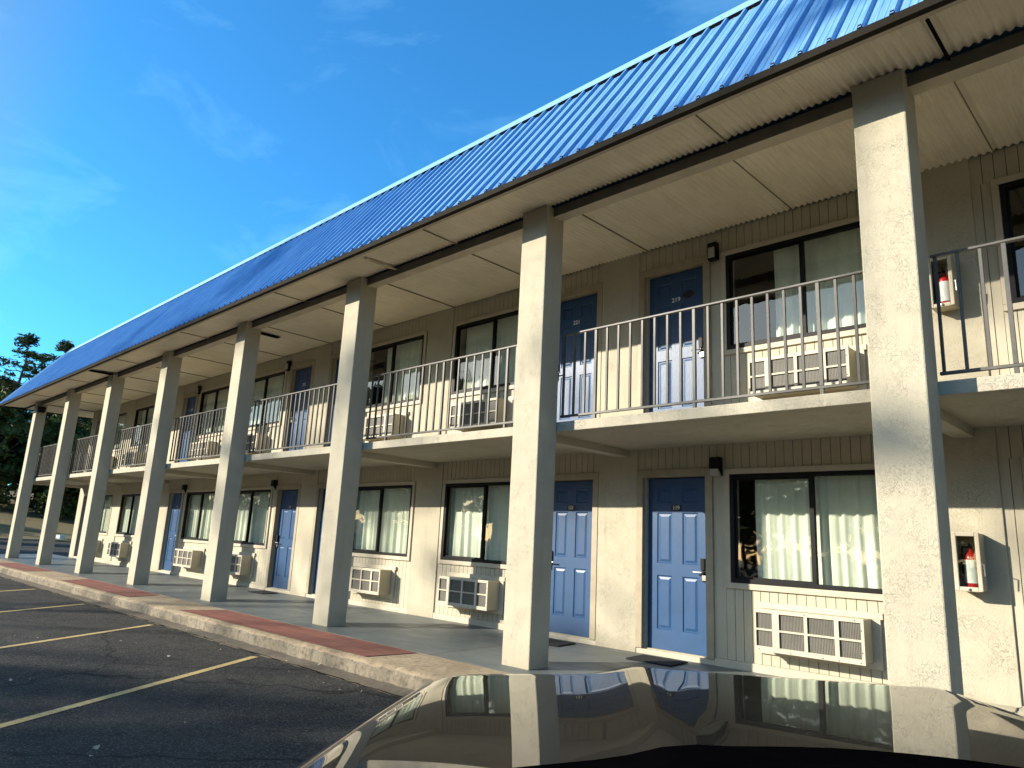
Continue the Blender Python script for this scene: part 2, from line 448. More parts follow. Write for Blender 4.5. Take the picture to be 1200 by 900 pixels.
for j in range(8):
    P, d = room_geo(j)
    def span(a, b): return (P + a, P + b) if d > 0 else (P - b, P - a)
    for fl in (0, 1):
        z = FL * fl
        for a, b, y0, y1, zt in ((1.362, S - .335, W - .018, W + .03, .1475), (.311, 1.359, W - .012, W + .09, .118)):
            x0, x1 = span(a, b); bs = MB(); bs.box(x0, x1, y0, y1, .03 + z, zt + z); bs.build('base_strip' if a > 1 else 'door_threshold', M['trim'], B, bevel=.004)
rm = MB()
for j in range(8):
    x0, x1 = pier(j + 1) + .06, pier(j) - .06
    for fl in (0, 1):
        z = FL * fl
        rm.box(x0, x1, W + .201, W + 3.2, .07 + z, 2.5 + z, skip='f')
for k in range(0): pass
rm.build('room_interior', M['room'], B)

# balcony slab with the cross beams under it
sl = MB(); ys, yw = .315, W + .028
x0, x1 = colx(8) - CW, colx(0) + .25
for a, b, q in ((2.54, 2.652, 0),):
    sl.prism([(ys, 2.54), (yw, 2.53), (yw, 2.748), (ys, 2.652)], 'x', x0, x1)
sl.build('balcony_slab', M['stucco_slab'], B, bevel=.008)
mb = MB(); mb.box(-CW / 2 - .085, -CW / 2 + .085, CD + .002, W - .022, 2.44, 2.545)
proto = None
for k in range(9):
    if proto is None: o = proto = mb.build('cross_beam', M['stucco_slab'], B, bevel=.006)
    else: o = proto.copy(); col.objects.link(o)
    o.location = (colx(k), 0, 0)

# long beam on the columns
bm_ = MB(); XE0, XE1 = colx(8) - CW, colx(0) + .3
bm_.box(XE0, XE1, .112, .27, 5.105, 5.224, 0, skip='b'); bm_.face([(XE0, .27, 5.105), (XE1, .27, 5.105), (XE1, .112, 5.105), (XE0, .112, 5.105)][::-1], 1)
bm_.build('roof_beam', [M['beam'], M['beam_under']], B)

# roof: eave corner, slope, cap (a hipped mansard)
EY, EZ, TY, TZ = -.674, 5.212, .93, 7.40
EXL, TXL = -29.35, -27.75
EXR = XR + 1.9; TXR = EXR - 1.6
rf = MB()
def roof_pt(x, t, h=0.0):
    """t 0..1 up the front slope, h height off the panel"""
    ny, nz = -(TZ - EZ), (TY - EY); l = math.hypot(ny, nz)
    return (x, EY + (TY - EY) * t + ny / l * h, EZ + (TZ - EZ) * t + nz / l * h)
P9 = .2286
prof = [(0, 0), (.010, .034), (.036, .034), (.046, 0), (.105, 0), (.111, .004), (.121, .004), (.127, 0), (.165, 0), (.171, .004), (.181, .004), (.187, 0)]
xs = []
x = .34 - P9 * 140
while x < EXR:
    for dx, h in prof:
        if EXL < x + dx < EXR: xs.append((x + dx, h))
    x += P9
xs = [(EXL, 0)] + xs + [(EXR, 0)]
def tmax(x):
    if x < TXL: return (x - EXL) / (TXL - EXL)
    if x > TXR: return (EXR - x) / (EXR - TXR)
    return 1.0
i0 = len(rf.v)
for x, h in xs:
    rf.v.append(roof_pt(x, -.006, h)); rf.v.append(roof_pt(x, max(0.0, tmax(x)), h))
for i in range(len(xs) - 1):
    rf.f.append((i0 + 2*i, i0 + 2*i + 2, i0 + 2*i + 3, i0 + 2*i + 1)); rf.m.append(0)
# ends, back slope and deck
BY = 11.0; BTY = BY - 1.6
rf.face([(EXL, EY, EZ), (TXL, TY, TZ), (TXL, BTY, TZ), (EXL, BY, EZ)]); rf.face([(EXR, BY, EZ), (TXR, BTY, TZ), (TXR, TY, TZ), (EXR, EY, EZ)])
rf.face([(EXL, BY, EZ), (TXL, BTY, TZ), (TXR, BTY, TZ), (EXR, BY, EZ)])
roof = rf.build('roof', M['roof'], B)
cp = MB()
a = roof_pt(0, .90, .040); b_ = roof_pt(0, 1.0, .042); c_ = (0, TY + .03, TZ + .03); e_ = (0, TY + .35, TZ + .03); f_ = (0, TY + .35, TZ - .02); g_ = roof_pt(0, .9, .026)
cp.prism([(p[1], p[2]) for p in (a, b_, c_, e_, f_, roof_pt(0, .99, .0))], 'x', TXL - .02, TXR)
hd = Vector((TXL - EXL, TY - EY, TZ - EZ)); 
for sx, X0, X1 in ((1, EXL, TXL), (1, EXR, TXR)):
    A = Vector((X0, EY, EZ)); Bp = Vector((X1, TY, TZ))
    cp.tube([A + Vector((0, -.01, .02)), Bp + Vector((0, -.01, .03))], .055, 6)
cp.face([(TXL, TY + .3, TZ), (TXR, TY + .3, TZ), (TXR, BTY, TZ), (TXL, BTY, TZ)])
cp.build('roof_cap', M['cap'], roof)
# black strips standing in for the shade under the cap between the ribs
cl = MB()
x = .34 - P9 * 121
while x < TXR - .2:
    q = [roof_pt(x + e, t, h) for e, t, h in ((.050, .893, .003), (P9 - .003, .893, .003), (P9 - .003, .897, .036), (.050, .897, .036))]
    cl.face(q); x += P9
cl.build('cap_shade_strip', M['void'], roof)
ev = MB()
ev.prism([(EY - .010, 5.160), (EY + .05, 5.158), (EY + .05, 5.20), (EY - .004, 5.211), (EY - .028, 5.212)], 'x', EXL, EXR)
ev.prism([(EXL - .0, 5.158), (EXL + .05, 5.158), (EXL + .05, 5.21), (EXL - .02, 5.211)], 'y', EY + .051, BY)
x = .34 - P9 * 129
while x < EXR - .1:
    ev.prism([(x + .001, 5.2125), (x + .045, 5.2125), (x + .036, 5.252), (x + .010, 5.252)], 'y', EY - .024, EY - .004); x += P9
ev.build('eave_trim', M['eave'], roof)

# corrugated soffits (2.67 in. corrugation, sheets lapped with a small step)
def corrugated(name, y0, z0, y1, z1, xa, xb, sheet, drop, seams):
    mb = MB(); p = .0678; n = int((xb - xa) / p * 6); pts = []
    for i in range(n + 1):
        x = xa + (xb - xa) * i / n
        sh_ = ((x - xa) % sheet) / sheet; sid_ = int((x - xa) / sheet)
        rr = random.Random(sid_ * 31 + 5).uniform(.4, 1.0)
        h = .0125 * math.sin(2 * PI * x / p) - drop * sh_ * rr
        pts.append((x, h))
    # split at the seams so that the lap is a real step
    i0 = len(mb.v)
    for x, h in pts: mb.v += [(x, y0, z0 + h), (x, y1, z1 + h)]
    for i in range(n): mb.f.append((i0 + 2*i, i0 + 2*i + 1, i0 + 2*i + 3, i0 + 2*i + 2)); mb.m.append(0)
    for s_ in seams:
        mb.box(s_ - .003, s_ + .003, y0 + .01, y1 - .01, min(z0, z1) - .026, min(z0, z1) - .010, 1)
    return mb
mb = corrugated('soffit', EY + .10, 5.205, .075, 5.243, EXL + .05, EXR, 1.98, .010, [EXL + .05 + 3.96 * i for i in range(1, 9)])
# pale flat edge strip along the eave
mb.box(EXL + .05, EXR, EY + .051, EY + .10, 5.165, 5.172, 2)
mb.box(EXL + .05, EXR, EY + .098, EY + .104, 5.165, 5.20, 2)
mb.build('eave_soffit', [M['soffit'], M['groove'], M['trim']], roof)
seams = []; x = XL + .4
rs = random.Random(3)
mb = corrugated('ceiling', .271, 5.232, W - .0205, 5.236, XE0, XE1, .99, .012, [XE0 + 1.98 * i for i in range(1, int((XE1 - XE0) / 1.98) + 1)])
mb.build('porch_ceiling', [M['soffit'], M['groove'], M['trim']], roof)
mb = MB(); mb.box(EXL + .06, XE0 - .002, .14, BY - .1, 5.19, 5.205); mb.build('end_soffit', M['soffit'], roof)
# dark slots where a soffit sheet has dropped, loose strip near the third column
for q in ((-19.55, -19.30, EY + .12, .07, 5.168, 5.176), (.305, .33, EY + .15, .07, 5.176, 5.186), (-12.2, -12.05, .5, .95, 5.192, 5.202)):
    mb = MB(); mb.box(*q); mb.build('soffit_gap', M['void'], roof)
mb = MB(); mb.prism([(-7.0, 5.178), (-6.94, 5.178), (-6.94, 5.19), (-7.0, 5.19)], 'y', -.45, .10); mb.build('soffit_strip', M['trim'], roof)

# ---- doors
LW, LH = .845, 2.03
def door_leaf():
    mb = MB(); x0, x1, z0, z1 = -LW/2, LW/2, 0, LH; y = 0
    px = [(.165, .415), (.585, .835)]; pz = [(.115, .425), (.495, .795), (.855, .945)]
    X = [0, px[0][0], px[0][1], px[1][0], px[1][1], 1]; Zc = [0, pz[0][0], pz[0][1], pz[1][0], pz[1][1], pz[2][0], pz[2][1], 1]
    for i in range(5):
        for k in range(7):
            a, b = x0 + X[i]*LW, x0 + X[i+1]*LW; c, d = Zc[k]*LH, Zc[k+1]*LH
            if i in (1, 3) and k in (1, 3, 5):
                rings = [(0, 0), (.012, .011), (.020, .011), (.048, .003)]
                q = [[(a+t, y+dp, c+t), (b-t, y+dp, c+t), (b-t, y+dp, d-t), (a+t, y+dp, d-t)] for t, dp in rings]
                for r0, r1 in zip(q, q[1:]):
                    for e in range(4): mb.face([r0[e], r0[(e+1) % 4], r1[(e+1) % 4], r1[e]])
                mb.face(q[-1])
            else: mb.face([(a, y, c), (b, y, c), (b, y, d), (a, y, d)])
    mb.box(x0, x1, y, y + .045, z0, z1, skip='f')
    return mb
leaf_me = None
def frame_mb():
    mb = MB(); a, b, t = LW/2 + .012, .527, .012
    yf, yb = W - .028, W + .115
    z1 = LH + .012
    mb.box(-b, -a, yf, yb, 0, z1 + .092); mb.box(a, b, yf, yb, 0, z1 + .092); mb.box(-a, a, yf, yb, z1, z1 + .092)
    # door stop
    return mb
fr_me = None
def handle_mb(sx):
    mb = MB()
    mb.box(-.035, .035, -.020, 0, -.13, .13, 1); mb.box(-.033, .033, -.042, -.02, .0, .13, 1)
    mb.tube([(0, -.02, -.03), (0, -.06, -.03)], .012, 8, 0); mb.tube([(0, -.06, -.03), (-sx * .12, -.062, -.03)], .010, 8, 0)
    mb.box(-.028, .028, -.022, -.0205, -.12, -.06, 0)
    return mb
door_leaf_o = None
for j in range(8):
    P, d = room_geo(j)
    for fl in (0, 1):
        z = .125 + FL * fl; cx = P + d * .8325
        if door_leaf_o is None:
            o = door_leaf_o = door_leaf().build('door', M['door'], B)
            f0 = frame_mb()
            for i in range(len(f0.v)): f0.v[i] = (f0.v[i][0], f0.v[i][1] - (W + .075), f0.v[i][2])
            fro = f0.build('door_frame', M['frame_tan'], o, bevel=.004)
        else:
            o = door_leaf_o.copy(); col.objects.link(o); f = fro.copy(); col.objects.link(f); f.parent = o
        o.location = (cx, W + .075, z)
        hb = handle_mb(d); ho = hb.build('handle', [M['steel'], M['black']], o, bevel=.003); ho.location = (d * (LW/2 - .055), 0, .955)
        num = str(bay_rooms[j] + 100 * fl)
        nb = MB()
        if fl == 0:
            nb.box(-.068, .068, -.008, 0, -.036, .036, 0)
            text_faces(nb, num, .066, lambda x, y, zz: (x, -.0095 - zz, y), 1)
        else:
            text_faces(nb, num, .085, lambda x, y, zz: (x, -.003 - zz, y), 1)
        no = nb.build('number_plate' if fl == 0 else 'door_number', [M['plate'], M['white']], o); no.location = (-.01, 0, 1.672 if fl == 0 else 1.66)
        if fl == 1 and num in ('219',):
            ob = MB(); ob.lathe([(0, -.008), (.06, -.008), (.064, -.004), (.064, 0)], (0, 0, 0), 'y', 20)
            oo = ob.build('oval_plaque', M['plate'], o); oo.location = (.165, 0, 1.70); oo.scale = (1.25, 1, .8)

# ---- windows
WW, WH = 1.85, 1.2
def window_frame():
    mb = MB(); a, h = WW/2, WH; t = .045
    y0, y1 = -.022, .045
    for x0, x1, z0, z1 in ((-a, a, 0, t), (-a, a, h - t, h), (-a, -a + t, t, h - t), (a - t, a, t, h - t)): mb.box(x0, x1, y0, y1, z0, z1)
    mb.box(-.022, .022, y0 + .008, y1, t, h - t)
    s_ = .022
    for x0, x1, z0, z1 in ((-a + t, -.022, t, t + s_), (-a + t, -.022, h - t - s_, h - t), (-a + t, -a + t + s_, t + s_, h - t - s_)): mb.box(x0, x1, .008, .03, z0, z1)
    return mb
def window_trim():
    mb = MB(); a = WW/2 + .003; h = WH + .003; t = .062
    for x0, x1, z0, z1 in ((-a - t, a + t, h, h + t), (-a - t, a + t, -.003 - t, -.003), (-a - t, -a, -.003, h), (a, a + t, -.003, h)): mb.box(x0, x1, -.03, .028, z0, z1)
    return mb
win_o = None
for j in range(8):
    P, d = room_geo(j)
    for fl in (0, 1):
        if win_o is None:
            o = win_o = window_frame().build('window', M['black'], B)
            wt = window_trim().build('window_trim', M['trim'], o, bevel=.004)
            g = MB(); a = WW/2 - .045
            g.face([(-a, .018, .045), (-.022, .018, .045), (-.022, .018, WH - .045), (-a, .018, WH - .045)])
            g.face([(.022, .010, .045), (a, .010, .045), (a, .010, WH - .045), (.022, .010, WH - .045)])
            go = g.build('pane', M['glass'], o)
        else:
            o = win_o.copy(); col.objects.link(o)
            for ch in (wt, go): q = ch.copy(); col.objects.link(q); q.parent = o
        o.location = (P + d * (2.505 + shift(j, fl)), W, .972 + FL * fl)

# ------------------------------------------------------------------ curtains (hang inside: things of their own)
where = {0: 'right of the nearest column', 1: 'between the two nearest columns', 2: 'just left of the second column from the right', 3: 'just right of the third column from the right',
         4: 'just right of the fourth column from the right', 5: 'just left of the fourth column from the right', 6: 'just left of the fifth column from the right', 7: 'just right of the sixth column from the right'}
flo = {0: 'ground-floor', 1: 'upper-floor'}
def curtain(x0, x1, z0, z1, seed, folds):
    r = random.Random(seed); mb = MB(); n = 90
    ph = [r.uniform(0, 6.28) for _ in range(5)]
    w = x1 - x0
    def y(x, z):
        u = (x - x0) / w; sag = .6 + .4 * (1 - z)
        return .022 * sag * (math.sin(u * folds * 6.28 + ph[0] + .5 * math.sin(u * 9 + ph[1])) + .5 * math.sin(u * folds * 11.3 + ph[2]) + .25 * math.sin(u * 47 + ph[3]))
    us = [x0 + w * i / n for i in range(n + 1)]; vs = [0, .25, .5, .75, 1]
    mb.grid(lambda u, v: (u + .015 * math.sin(v * 2 + ph[4]), y(u, v), z0 + (z1 - z0) * v), us, vs, 0)
    return mb
openness = {(0,0): .05, (1,0): .13, (2,0): .0, (3,0): .0, (4,0): .0, (5,0): .0, (6,0): .02, (7,0): .0, (0,1): .3, (1,1): .28, (2,1): .06, (3,1): .30, (4,1): .0, (5,1): .03, (6,1): .12, (7,1): .05}
for j in range(8):
    P, d = room_geo(j)
    for fl in (0, 1):
        cx = P + d * (2.505 + shift(j, fl)); op = openness[(j, fl)]
        o = curtain(-WW/2 + .012 + op * WW, WW/2 - .012, .006, WH - .006, j * 7 + fl, 9 + (j * 3 + fl) % 4).build('curtain', M['curtain'], None, smooth=True)
        o.location = (cx, W + .115, .972 + FL * fl)
        tag(o, f'pale {flo[fl]} window curtain {where[j]}', 'curtain', 'curtains in the room windows')

# ------------------------------------------------------------------ air conditioners
def make_ac():
    root = empty('air_conditioner')
    w, h, dp = 1.07, .405, .262
    cs = MB(); cs.box(-w/2, w/2, -dp + .012, -.030, -h/2, h/2); cs.build('casing', M['ac'], root, bevel=.008)
    fl = MB(); fl.box(-.615, .615, -.030, -.001, -.262, .250); fl.box(-.64, .64, -.034, -.001, .20, .262); fl.build('wall_board', M['ac_face'], root, bevel=.004)
    fc = MB(); cx = [0, .012, .172, .238, .475, .505, .747, .786, .975, 1]; cz = [0, .115, .49, .535, .91, 1]
    for i in range(9):
        for k in range(5):
            hole = i in (1, 3, 5, 7) and k in (1, 3)
            if not hole:
                fc.box(-w/2 - .006 + (w + .012)*cx[i], -w/2 - .006 + (w + .012)*cx[i+1], -dp - .010, -dp + .0115, -h/2 - .005 + (h + .01)*cz[k], -h/2 - .005 + (h + .01)*cz[k+1])
    fc.build('front_grille', M['ac_face'], root, fix=True)
    fn = MB(); fn.face([(-w/2 + .005, -dp + .0085, -h/2 + .02), (w/2 - .005, -dp + .0085, -h/2 + .02), (w/2 - .005, -dp + .0085, h/2 - .02), (-w/2 + .005, -dp + .0085, h/2 - .02)])
    fn.build('cooling_fins', M['fins'], root)
    sc = MB()
    for x, z in ((-.5, -.19), (-.17, -.195), (.15, -.195), (.3, -.195), (.5, -.19), (-.02, .19), (.46, .19), (.52, .1), (.52, -.1)):
        sc.lathe([(0, -dp - .0125), (.006, -dp - .0125), (.006, -dp - .0102)], (x, 0, z), 'y', 8)
    sc.build('screw', M['screw'], root)
    return root
ac0 = make_ac(); first = True
for j in range(8):
    P, d = room_geo(j)
    for fl in (0, 1):
        o = ac0 if first else copy_tree(ac0); first = False
        o.location = (P + d * (2.50 + shift(j, fl)) + (.01 if d > 0 else -.1), W - .001, .530 + FL * fl)
        tag(o, f'beige {flo[fl]} air conditioner {where[j]}', 'air conditioner', 'air conditioners under the windows')

# ------------------------------------------------------------------ wall lamps
def lamp_low():
    root = empty('wall_lamp')
    a = MB(); a.prism([(-.012, -.10), (-.10, -.02), (-.10, .10), (-.09, .112), (0, .112), (0, -.10)], 'x', -.062, .062)
    a.build('lamp_housing', M['black'], root, bevel=.005)
    b = MB(); b.prism([(-.014, -.113), (-.085, -.100), (-.098, -.024), (-.018, -.098)], 'x', -.054, .054); b.build('lens', M['lens'], root, bevel=.004)
    return root
def lamp_up():
    root = empty('wall_lamp')
    a = MB(); a.box(-.062, .062, -.08, 0, -.115, .115); a.build('lamp_housing', M['black'], root, bevel=.01)
    b = MB(); b.box(-.043, .043, -.098, -.081, -.092, .045); b.build('lens', M['lens'], root, bevel=.01)
    return root
lp = {0: lamp_low(), 1: lamp_up()}; used = {0: False, 1: False}
for j in range(8):
    P, d = room_geo(j)
    for fl in (0, 1):
        o = lp[fl] if not used[fl] else copy_tree(lp[fl]); used[fl] = True
        o.location = (P + d * 1.425, W - .001, 2.262 + FL * fl)
        n_ = bay_rooms[j] + 100 * fl
        tag(o, (f'black wall lamp with small clear lens beside ground-floor door {n_}' if fl == 0 else f'black box wall lamp with pale square lens beside upper-floor door {n_}'), 'wall lamp', 'lamps beside the doors')

# ------------------------------------------------------------------ door mats
mm = MB(); mm.box(-.30, .30, -.18, .18, 0, .012)
mat0 = None
for j, lab in ((1, 'black rubber doormat in front of ground-floor door 119'), (2, 'black rubber doormat in front of ground-floor door 121'), (4, 'dark doormat before the pale blue door right of the fourth column')):
    P, d = room_geo(j)
    if mat0 is None: o = mat0 = mm.build('door_mat', M['matrubber'], bevel=.004)
    else: o = mat0.copy(); col.objects.link(o)
    o.location = (P + d * .81, W - .33, .064 - .34 * .034 + .006); o.rotation_euler = (.034, 0, 0)
    tag(o, lab, 'doormat', 'doormats at the room doors')

# ------------------------------------------------------------------ fire extinguishers in cabinets on the nearest pier
def cabinet(z, lab, elab, px, look):
    root = empty('extinguisher_cabinet', (px, W - .021, z)); w, h, dp = .205, .495, .19; r = .012
    tag(root, lab, 'cabinet')
    a = MB(); t = .012
    a.box(-w/2, w/2, -t, 0, -h/2, h/2); a.box(-w/2, -w/2 + t, -dp, -t, -h/2, h/2); a.box(w/2 - t, w/2, -dp, -t, -h/2, h/2)
    a.box(-w/2 + t, w/2 - t, -dp, -t, -h/2, -h/2 + t); a.box(-w/2 + t, w/2 - t, -dp, -t, h/2 - t, h/2)
    a.build('cabinet_box', M['ac'], root, bevel=.006)
    f = MB(); b = .03
    f.box(-w/2 - .004, -w/2 + b, -dp - .016, -dp - .001, -h/2 - .004, h/2 + .004); f.box(w/2 - b, w/2 + .004, -dp - .016, -dp - .001, -h/2 - .004, h/2 + .004)
    f.box(-w/2 + b, w/2 - b, -dp - .016, -dp - .001, -h/2 - .004, -h/2 + b); f.box(-w/2 + b, w/2 - b, -dp - .016, -dp - .001, h/2 - b, h/2 + .004)
    f.build('door_frame', M['ac_face'], root, bevel=.006, fix=True)
    if look == 'glazed':
        g = MB(); g.face([(-w/2 + b, -dp - .006, -h/2 + b), (w/2 - b, -dp - .006, -h/2 + b), (w/2 - b, -dp - .006, h/2 - b), (-w/2 + b, -dp - .006, h/2 - b)]); g.build('pane', M['glass'], root)
    k = MB(); k.lathe([(0, -dp - .03), (.012, -dp - .028), (.012, -dp - .016)], (0, 0, -h/2 + .012), 'y', 10); k.build('lock', M['steel'], root)
    k = MB(); k.tube([(w/2 + .006, -dp - .012, -.02), (w/2 + .028, -dp - .03, -.02), (w/2 + .028, -dp - .02, -.12)], .006, 6);
    k.build('latch', M['steel'], root)
    e = empty('fire_extinguisher', (px + .01, W - .021 - dp/2, z - h/2 + t + .001)); tag(e, elab, 'fire extinguisher')
    c = MB(); c.lathe([(0, 0), (.050, 0), (.055, .006), (.055, .26), (.050, .29), (.030, .315), (.018, .325), (.018, .345), (0, .345)], (0, 0, 0), 'z', 24); c.build('cylinder', M['red'], e, smooth=True)
    l_ = MB()
    us = [math.radians(200 + i * 14) for i in range(11)]
    l_.grid(lambda u, v: (.0565 * math.cos(u), .0565 * math.sin(u), v), us, [.05, .10, .25], 0); l_.build('label_sheet', M['label'], e, smooth=True)
    v = MB(); v.box(-.012, .012, -.02, .02, .345, .375); v.tube([(0, .01, .37), (0, -.03, .372), (0, -.055, .355)], .008, 6); v.tube([(0, .01, .375), (0, -.03, .39), (0, -.06, .385)], .006, 6)
    v.build('valve', M['black'], e)
    hz = MB(); hz.tube([(-.015, 0, .36), (-.06, -.01, .36), (-.068, -.015, .3), (-.066, -.02, .12)], .009, 8); hz.build('hose', M['black'], e, smooth=True)
cabinet(1.315, 'cream framed glass-fronted extinguisher cabinet on the ground-floor wall right of the nearest column', 'red fire extinguisher with white label inside the ground-floor wall cabinet', -.215, 'glazed')
cabinet(1.315 + 2.62, 'small beige fire extinguisher cabinet on the upper balcony wall behind the railing', 'red and white fire extinguisher inside the upper-floor wall cabinet', -.235, 'open')

# ------------------------------------------------------------------ railings, one per bay
def make_railing(x0, x1):
    root = empty('railing', (x0, .36, 2.652))
    w = x1 - x0; zt, zb = 1.045, .055
    t = MB(); t.box(0, w, -.022, .022, zt - .022, zt); t.build('top_rail', M['rail'], root, bevel=.004)
    b = MB(); b.box(0, w, -.014, .014, zb, zb + .026); b.build('bottom_rail', M['rail'], root, bevel=.003)
    n = 22; bal = MB(); bal.box(-.0112, .0112, -.0112, .0112, zb + .027, zt - .023)
    pst = MB(); pst.box(-.015, .015, -.015, .015, -.004, zb - .001); pst.box(-.015, .015, -.015, .015, zb + .027, zt - .023)
    p0 = b0 = None
    for i in range(n + 1):
        x = .03 + (w - .06) * i / n
        if i in (3, 11, 19):
            if p0 is None: o = p0 = pst.build('post', M['rail'], root)
            else: o = p0.copy(); col.objects.link(o)
        else:
            if b0 is None: o = b0 = bal.build('baluster', M['rail'], root)
            else: o = b0.copy(); col.objects.link(o)
        o.location = (x, 0, 0)
    return root
rl = {0: 'at the right edge, right of the nearest column', 1: 'between the first and second columns from the right', 2: 'between the second and third columns from the right', 3: 'between the third and fourth columns from the right',
      4: 'between the fourth and fifth columns from the right', 5: 'between the fifth and sixth columns from the right', 6: 'between the sixth and seventh columns from the right', 7: 'between the two farthest columns'}
r0 = None
for j in range(8):
    xa, xb = colx(j + 1) + .004, colx(j) - CW - .004
    if r0 is None: o = r0 = make_railing(xa, xb)
    else: o = copy_tree(r0)
    o.location = (xa, .36, 2.652)
    tag(o, f'grey metal balcony railing {rl[j]}', 'railing', 'balcony railings')
e = make_railing(0, S - CW - .008); e.location = (colx(8) - CW + .02, .40, 2.67); e.rotation_euler = (0, 0, PI/2); e.scale = (.42, 1, 1)
tag(e, 'grey railing closing the far end of the balcony', 'railing')

# floodlight on the last column
fx = empty('flood_light', (colx(8) + .001, .10, 4.96)); fx.scale = (.72, .72, .72); tag(fx, 'dark floodlight bracketed to the top of the farthest column', 'floodlight')
a = MB(); a.box(0, .05, -.05, .05, .02, .12); a.tube([(.04, 0, .05), (.14, -.02, -.02)], .025, 8); a.build('bracket', M['black'], fx)
a = MB(); a.prism([(-.14, -.16), (.14, -.16), (.18, .1), (-.18, .1)], 'x', .06, .34); a.build('lamp_head', M['black'], fx, bevel=.02)

# ------------------------------------------------------------------ ground
g = MB(); g.face([(-400, -400, ZG - .03), (400, -400, ZG - .03), (400, 400, ZG - .03), (-400, 400, ZG - .03)]); tag(g.build('ground', M['ground']), kind='structure')
g = MB(); g.box(-68, 60, -80, -1.371, ZG - .02, ZG); g.box(-68, -31.0, -1.371, 60, ZG - .02, ZG); tag(g.build('parking_lot', M['asphalt']), kind='structure')
KX0, KX1 = -30.0, 24.0
g = MB(); g.box(KX0, KX1, -1.37, -1.06, ZG - .02, ZG + .006); tag(g.build('gutter', M['gutter']), kind='structure')
# kerb with a rounded, uneven nose
g = MB(); rr = random.Random(11); xs_ = [KX0 + i * .09 for i in range(int((KX1 - KX0) / .09) + 1)]
jit = {x: (rr.uniform(-.020, .016), rr.uniform(-.018, .006)) for x in xs_}
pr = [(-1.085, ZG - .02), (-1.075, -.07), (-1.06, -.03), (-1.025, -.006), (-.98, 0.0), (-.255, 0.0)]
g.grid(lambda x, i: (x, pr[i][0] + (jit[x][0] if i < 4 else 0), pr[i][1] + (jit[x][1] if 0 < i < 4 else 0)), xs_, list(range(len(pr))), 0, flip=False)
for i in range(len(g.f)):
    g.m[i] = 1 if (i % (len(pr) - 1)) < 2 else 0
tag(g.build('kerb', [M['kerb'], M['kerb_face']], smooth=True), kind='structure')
g = MB()
g.prism([(-.254, -.1), (W + .03, -.1), (W + .03, .064), (-.254, .001)], 'x', KX0, KX1)
tag(g.build('walkway', M['walk']), kind='structure')
i = 0; x = KX0 + 1.0
while x < KX1:
    g = MB(); g.prism([(-.25, .0055), (W - .03, .0665), (W - .03, .0675), (-.25, .0065)], 'x', x, x + .008)
    tag(g.build('walkway_joint', M['groove']), kind='structure'); x += 1.832
# ragged crack between gutter and asphalt
g = MB(); rr = random.Random(17); x = KX0; prev = None
while x < KX1:
    c_ = -1.372 + rr.uniform(-.012, .012); w_ = rr.uniform(.004, .016)
    if prev: g.face([(prev[0], prev[1] - prev[2], ZG + .0095), (x, c_ - w_, ZG + .0095), (x, c_ + w_, ZG + .0095), (prev[0], prev[1] + prev[2], ZG + .0095)])
    prev = (x, c_, w_); x += rr.uniform(.08, .25)
tag(g.build('gutter_crack', M['void']), kind='structure')
for (a0, a1, b0, b1) in ((-10.45, -5.38, -10.25, -5.33), (-17.0, -12.8, -17.4, -13.1), (-24.3, -20.3, -24.3, -20.4), (-3.2, 1.6, -3.2, 1.6)):
    g = MB(); z = .007
    g.face([(a0, -.965, z), (a1, -.965, z), (b1, -.30, z), (b0, -.30, z)])
    g.face([(a0, -.965, z), (b0, -.30, z), (b0, -.30, 0), (a0, -.965, 0)])
    tag(g.build('brick_paving', M['brick']), kind='structure')
ld = Vector((1.92, -2.86, 0)).normalized(); ln_ = Vector((-ld.y, ld.x, 0))
for i, ex in enumerate((-6.87, -10.15, -13.45, -16.85, -20.2, -23.5, -3.55, -.25, 3.1)):
    p = Vector((ex, -1.47, ZG + .004)); q = p + ld * 5.6; hw = .046
    g = MB(); g.face([p - ln_*hw, q - ln_*hw, q + ln_*hw, p + ln_*hw][::-1])
    tag(g.build('parking_line', M['line']), kind='structure')
# grass bank across the lot
g = MB()
def bank(u, v):
    x = -58 - v * 60; y = -60 + u * 150
    return (x, y, ZG - .02 + .05 + 3.0 * min(1, v * 2.4) ** 1.3 + .25 * math.sin(u * 31) * v + 9.0 * max(0, v - .62) ** 1.2)
g.grid(bank, [i / 30 for i in range(31)], [i / 20 for i in range(21)], 0)
tag(g.build('grass_bank', M['ground'], smooth=True), kind='structure')
g = MB(); g.box(-58.2, -57.9, -60, 90, ZG, ZG + .12); tag(g.build('far_kerb', M['kerb_face']), kind='structure')

# leaves and grit scattered on the asphalt
lm = MB(); lm.grid(lambda u, v: (u * .035, v * .022 * (1 - u * u * .8), .010 + .012 * u * u + .008 * v), [-1, -.4, .2, 1], [-1, 0, 1], 0)
l0 = None; rr = random.Random(21)
for i in range(46):
    x = rr.uniform(-10, -1.2); y = rr.uniform(-5.0, -1.15)
    if i < 20: y = rr.uniform(-1.75, -1.12)
    if l0 is None: o = l0 = lm.build('fallen_leaf', M['leaf_litter'])
    else: o = l0.copy(); col.objects.link(o)
    o.location = (x, y, ZG + .006); o.rotation_euler = (rr.uniform(-.3, .3), rr.uniform(-.3, .3), rr.uniform(0, 6.28)); s_ = rr.uniform(.25, .7); o.scale = (s_, s_, s_)
    tag(o, 'small pale dry leaf lying on the dark asphalt', 'leaf', 'dry leaves scattered on the asphalt')

# utility box
u = empty('utility_box', (-60.2, 9.76, ZG + .03), .3); tag(u, 'small pale blue utility box on the grass beyond the far columns', 'utility box')
a = MB(); a.box(-.30, .30, -.22, .22, 0, .34); a.build('box_body', M['bluebox'], u, bevel=.03); a = MB(); a.box(-.33, .33, -.25, .25, .342, .40); a.build('lid', M['bluebox'], u, bevel=.02)

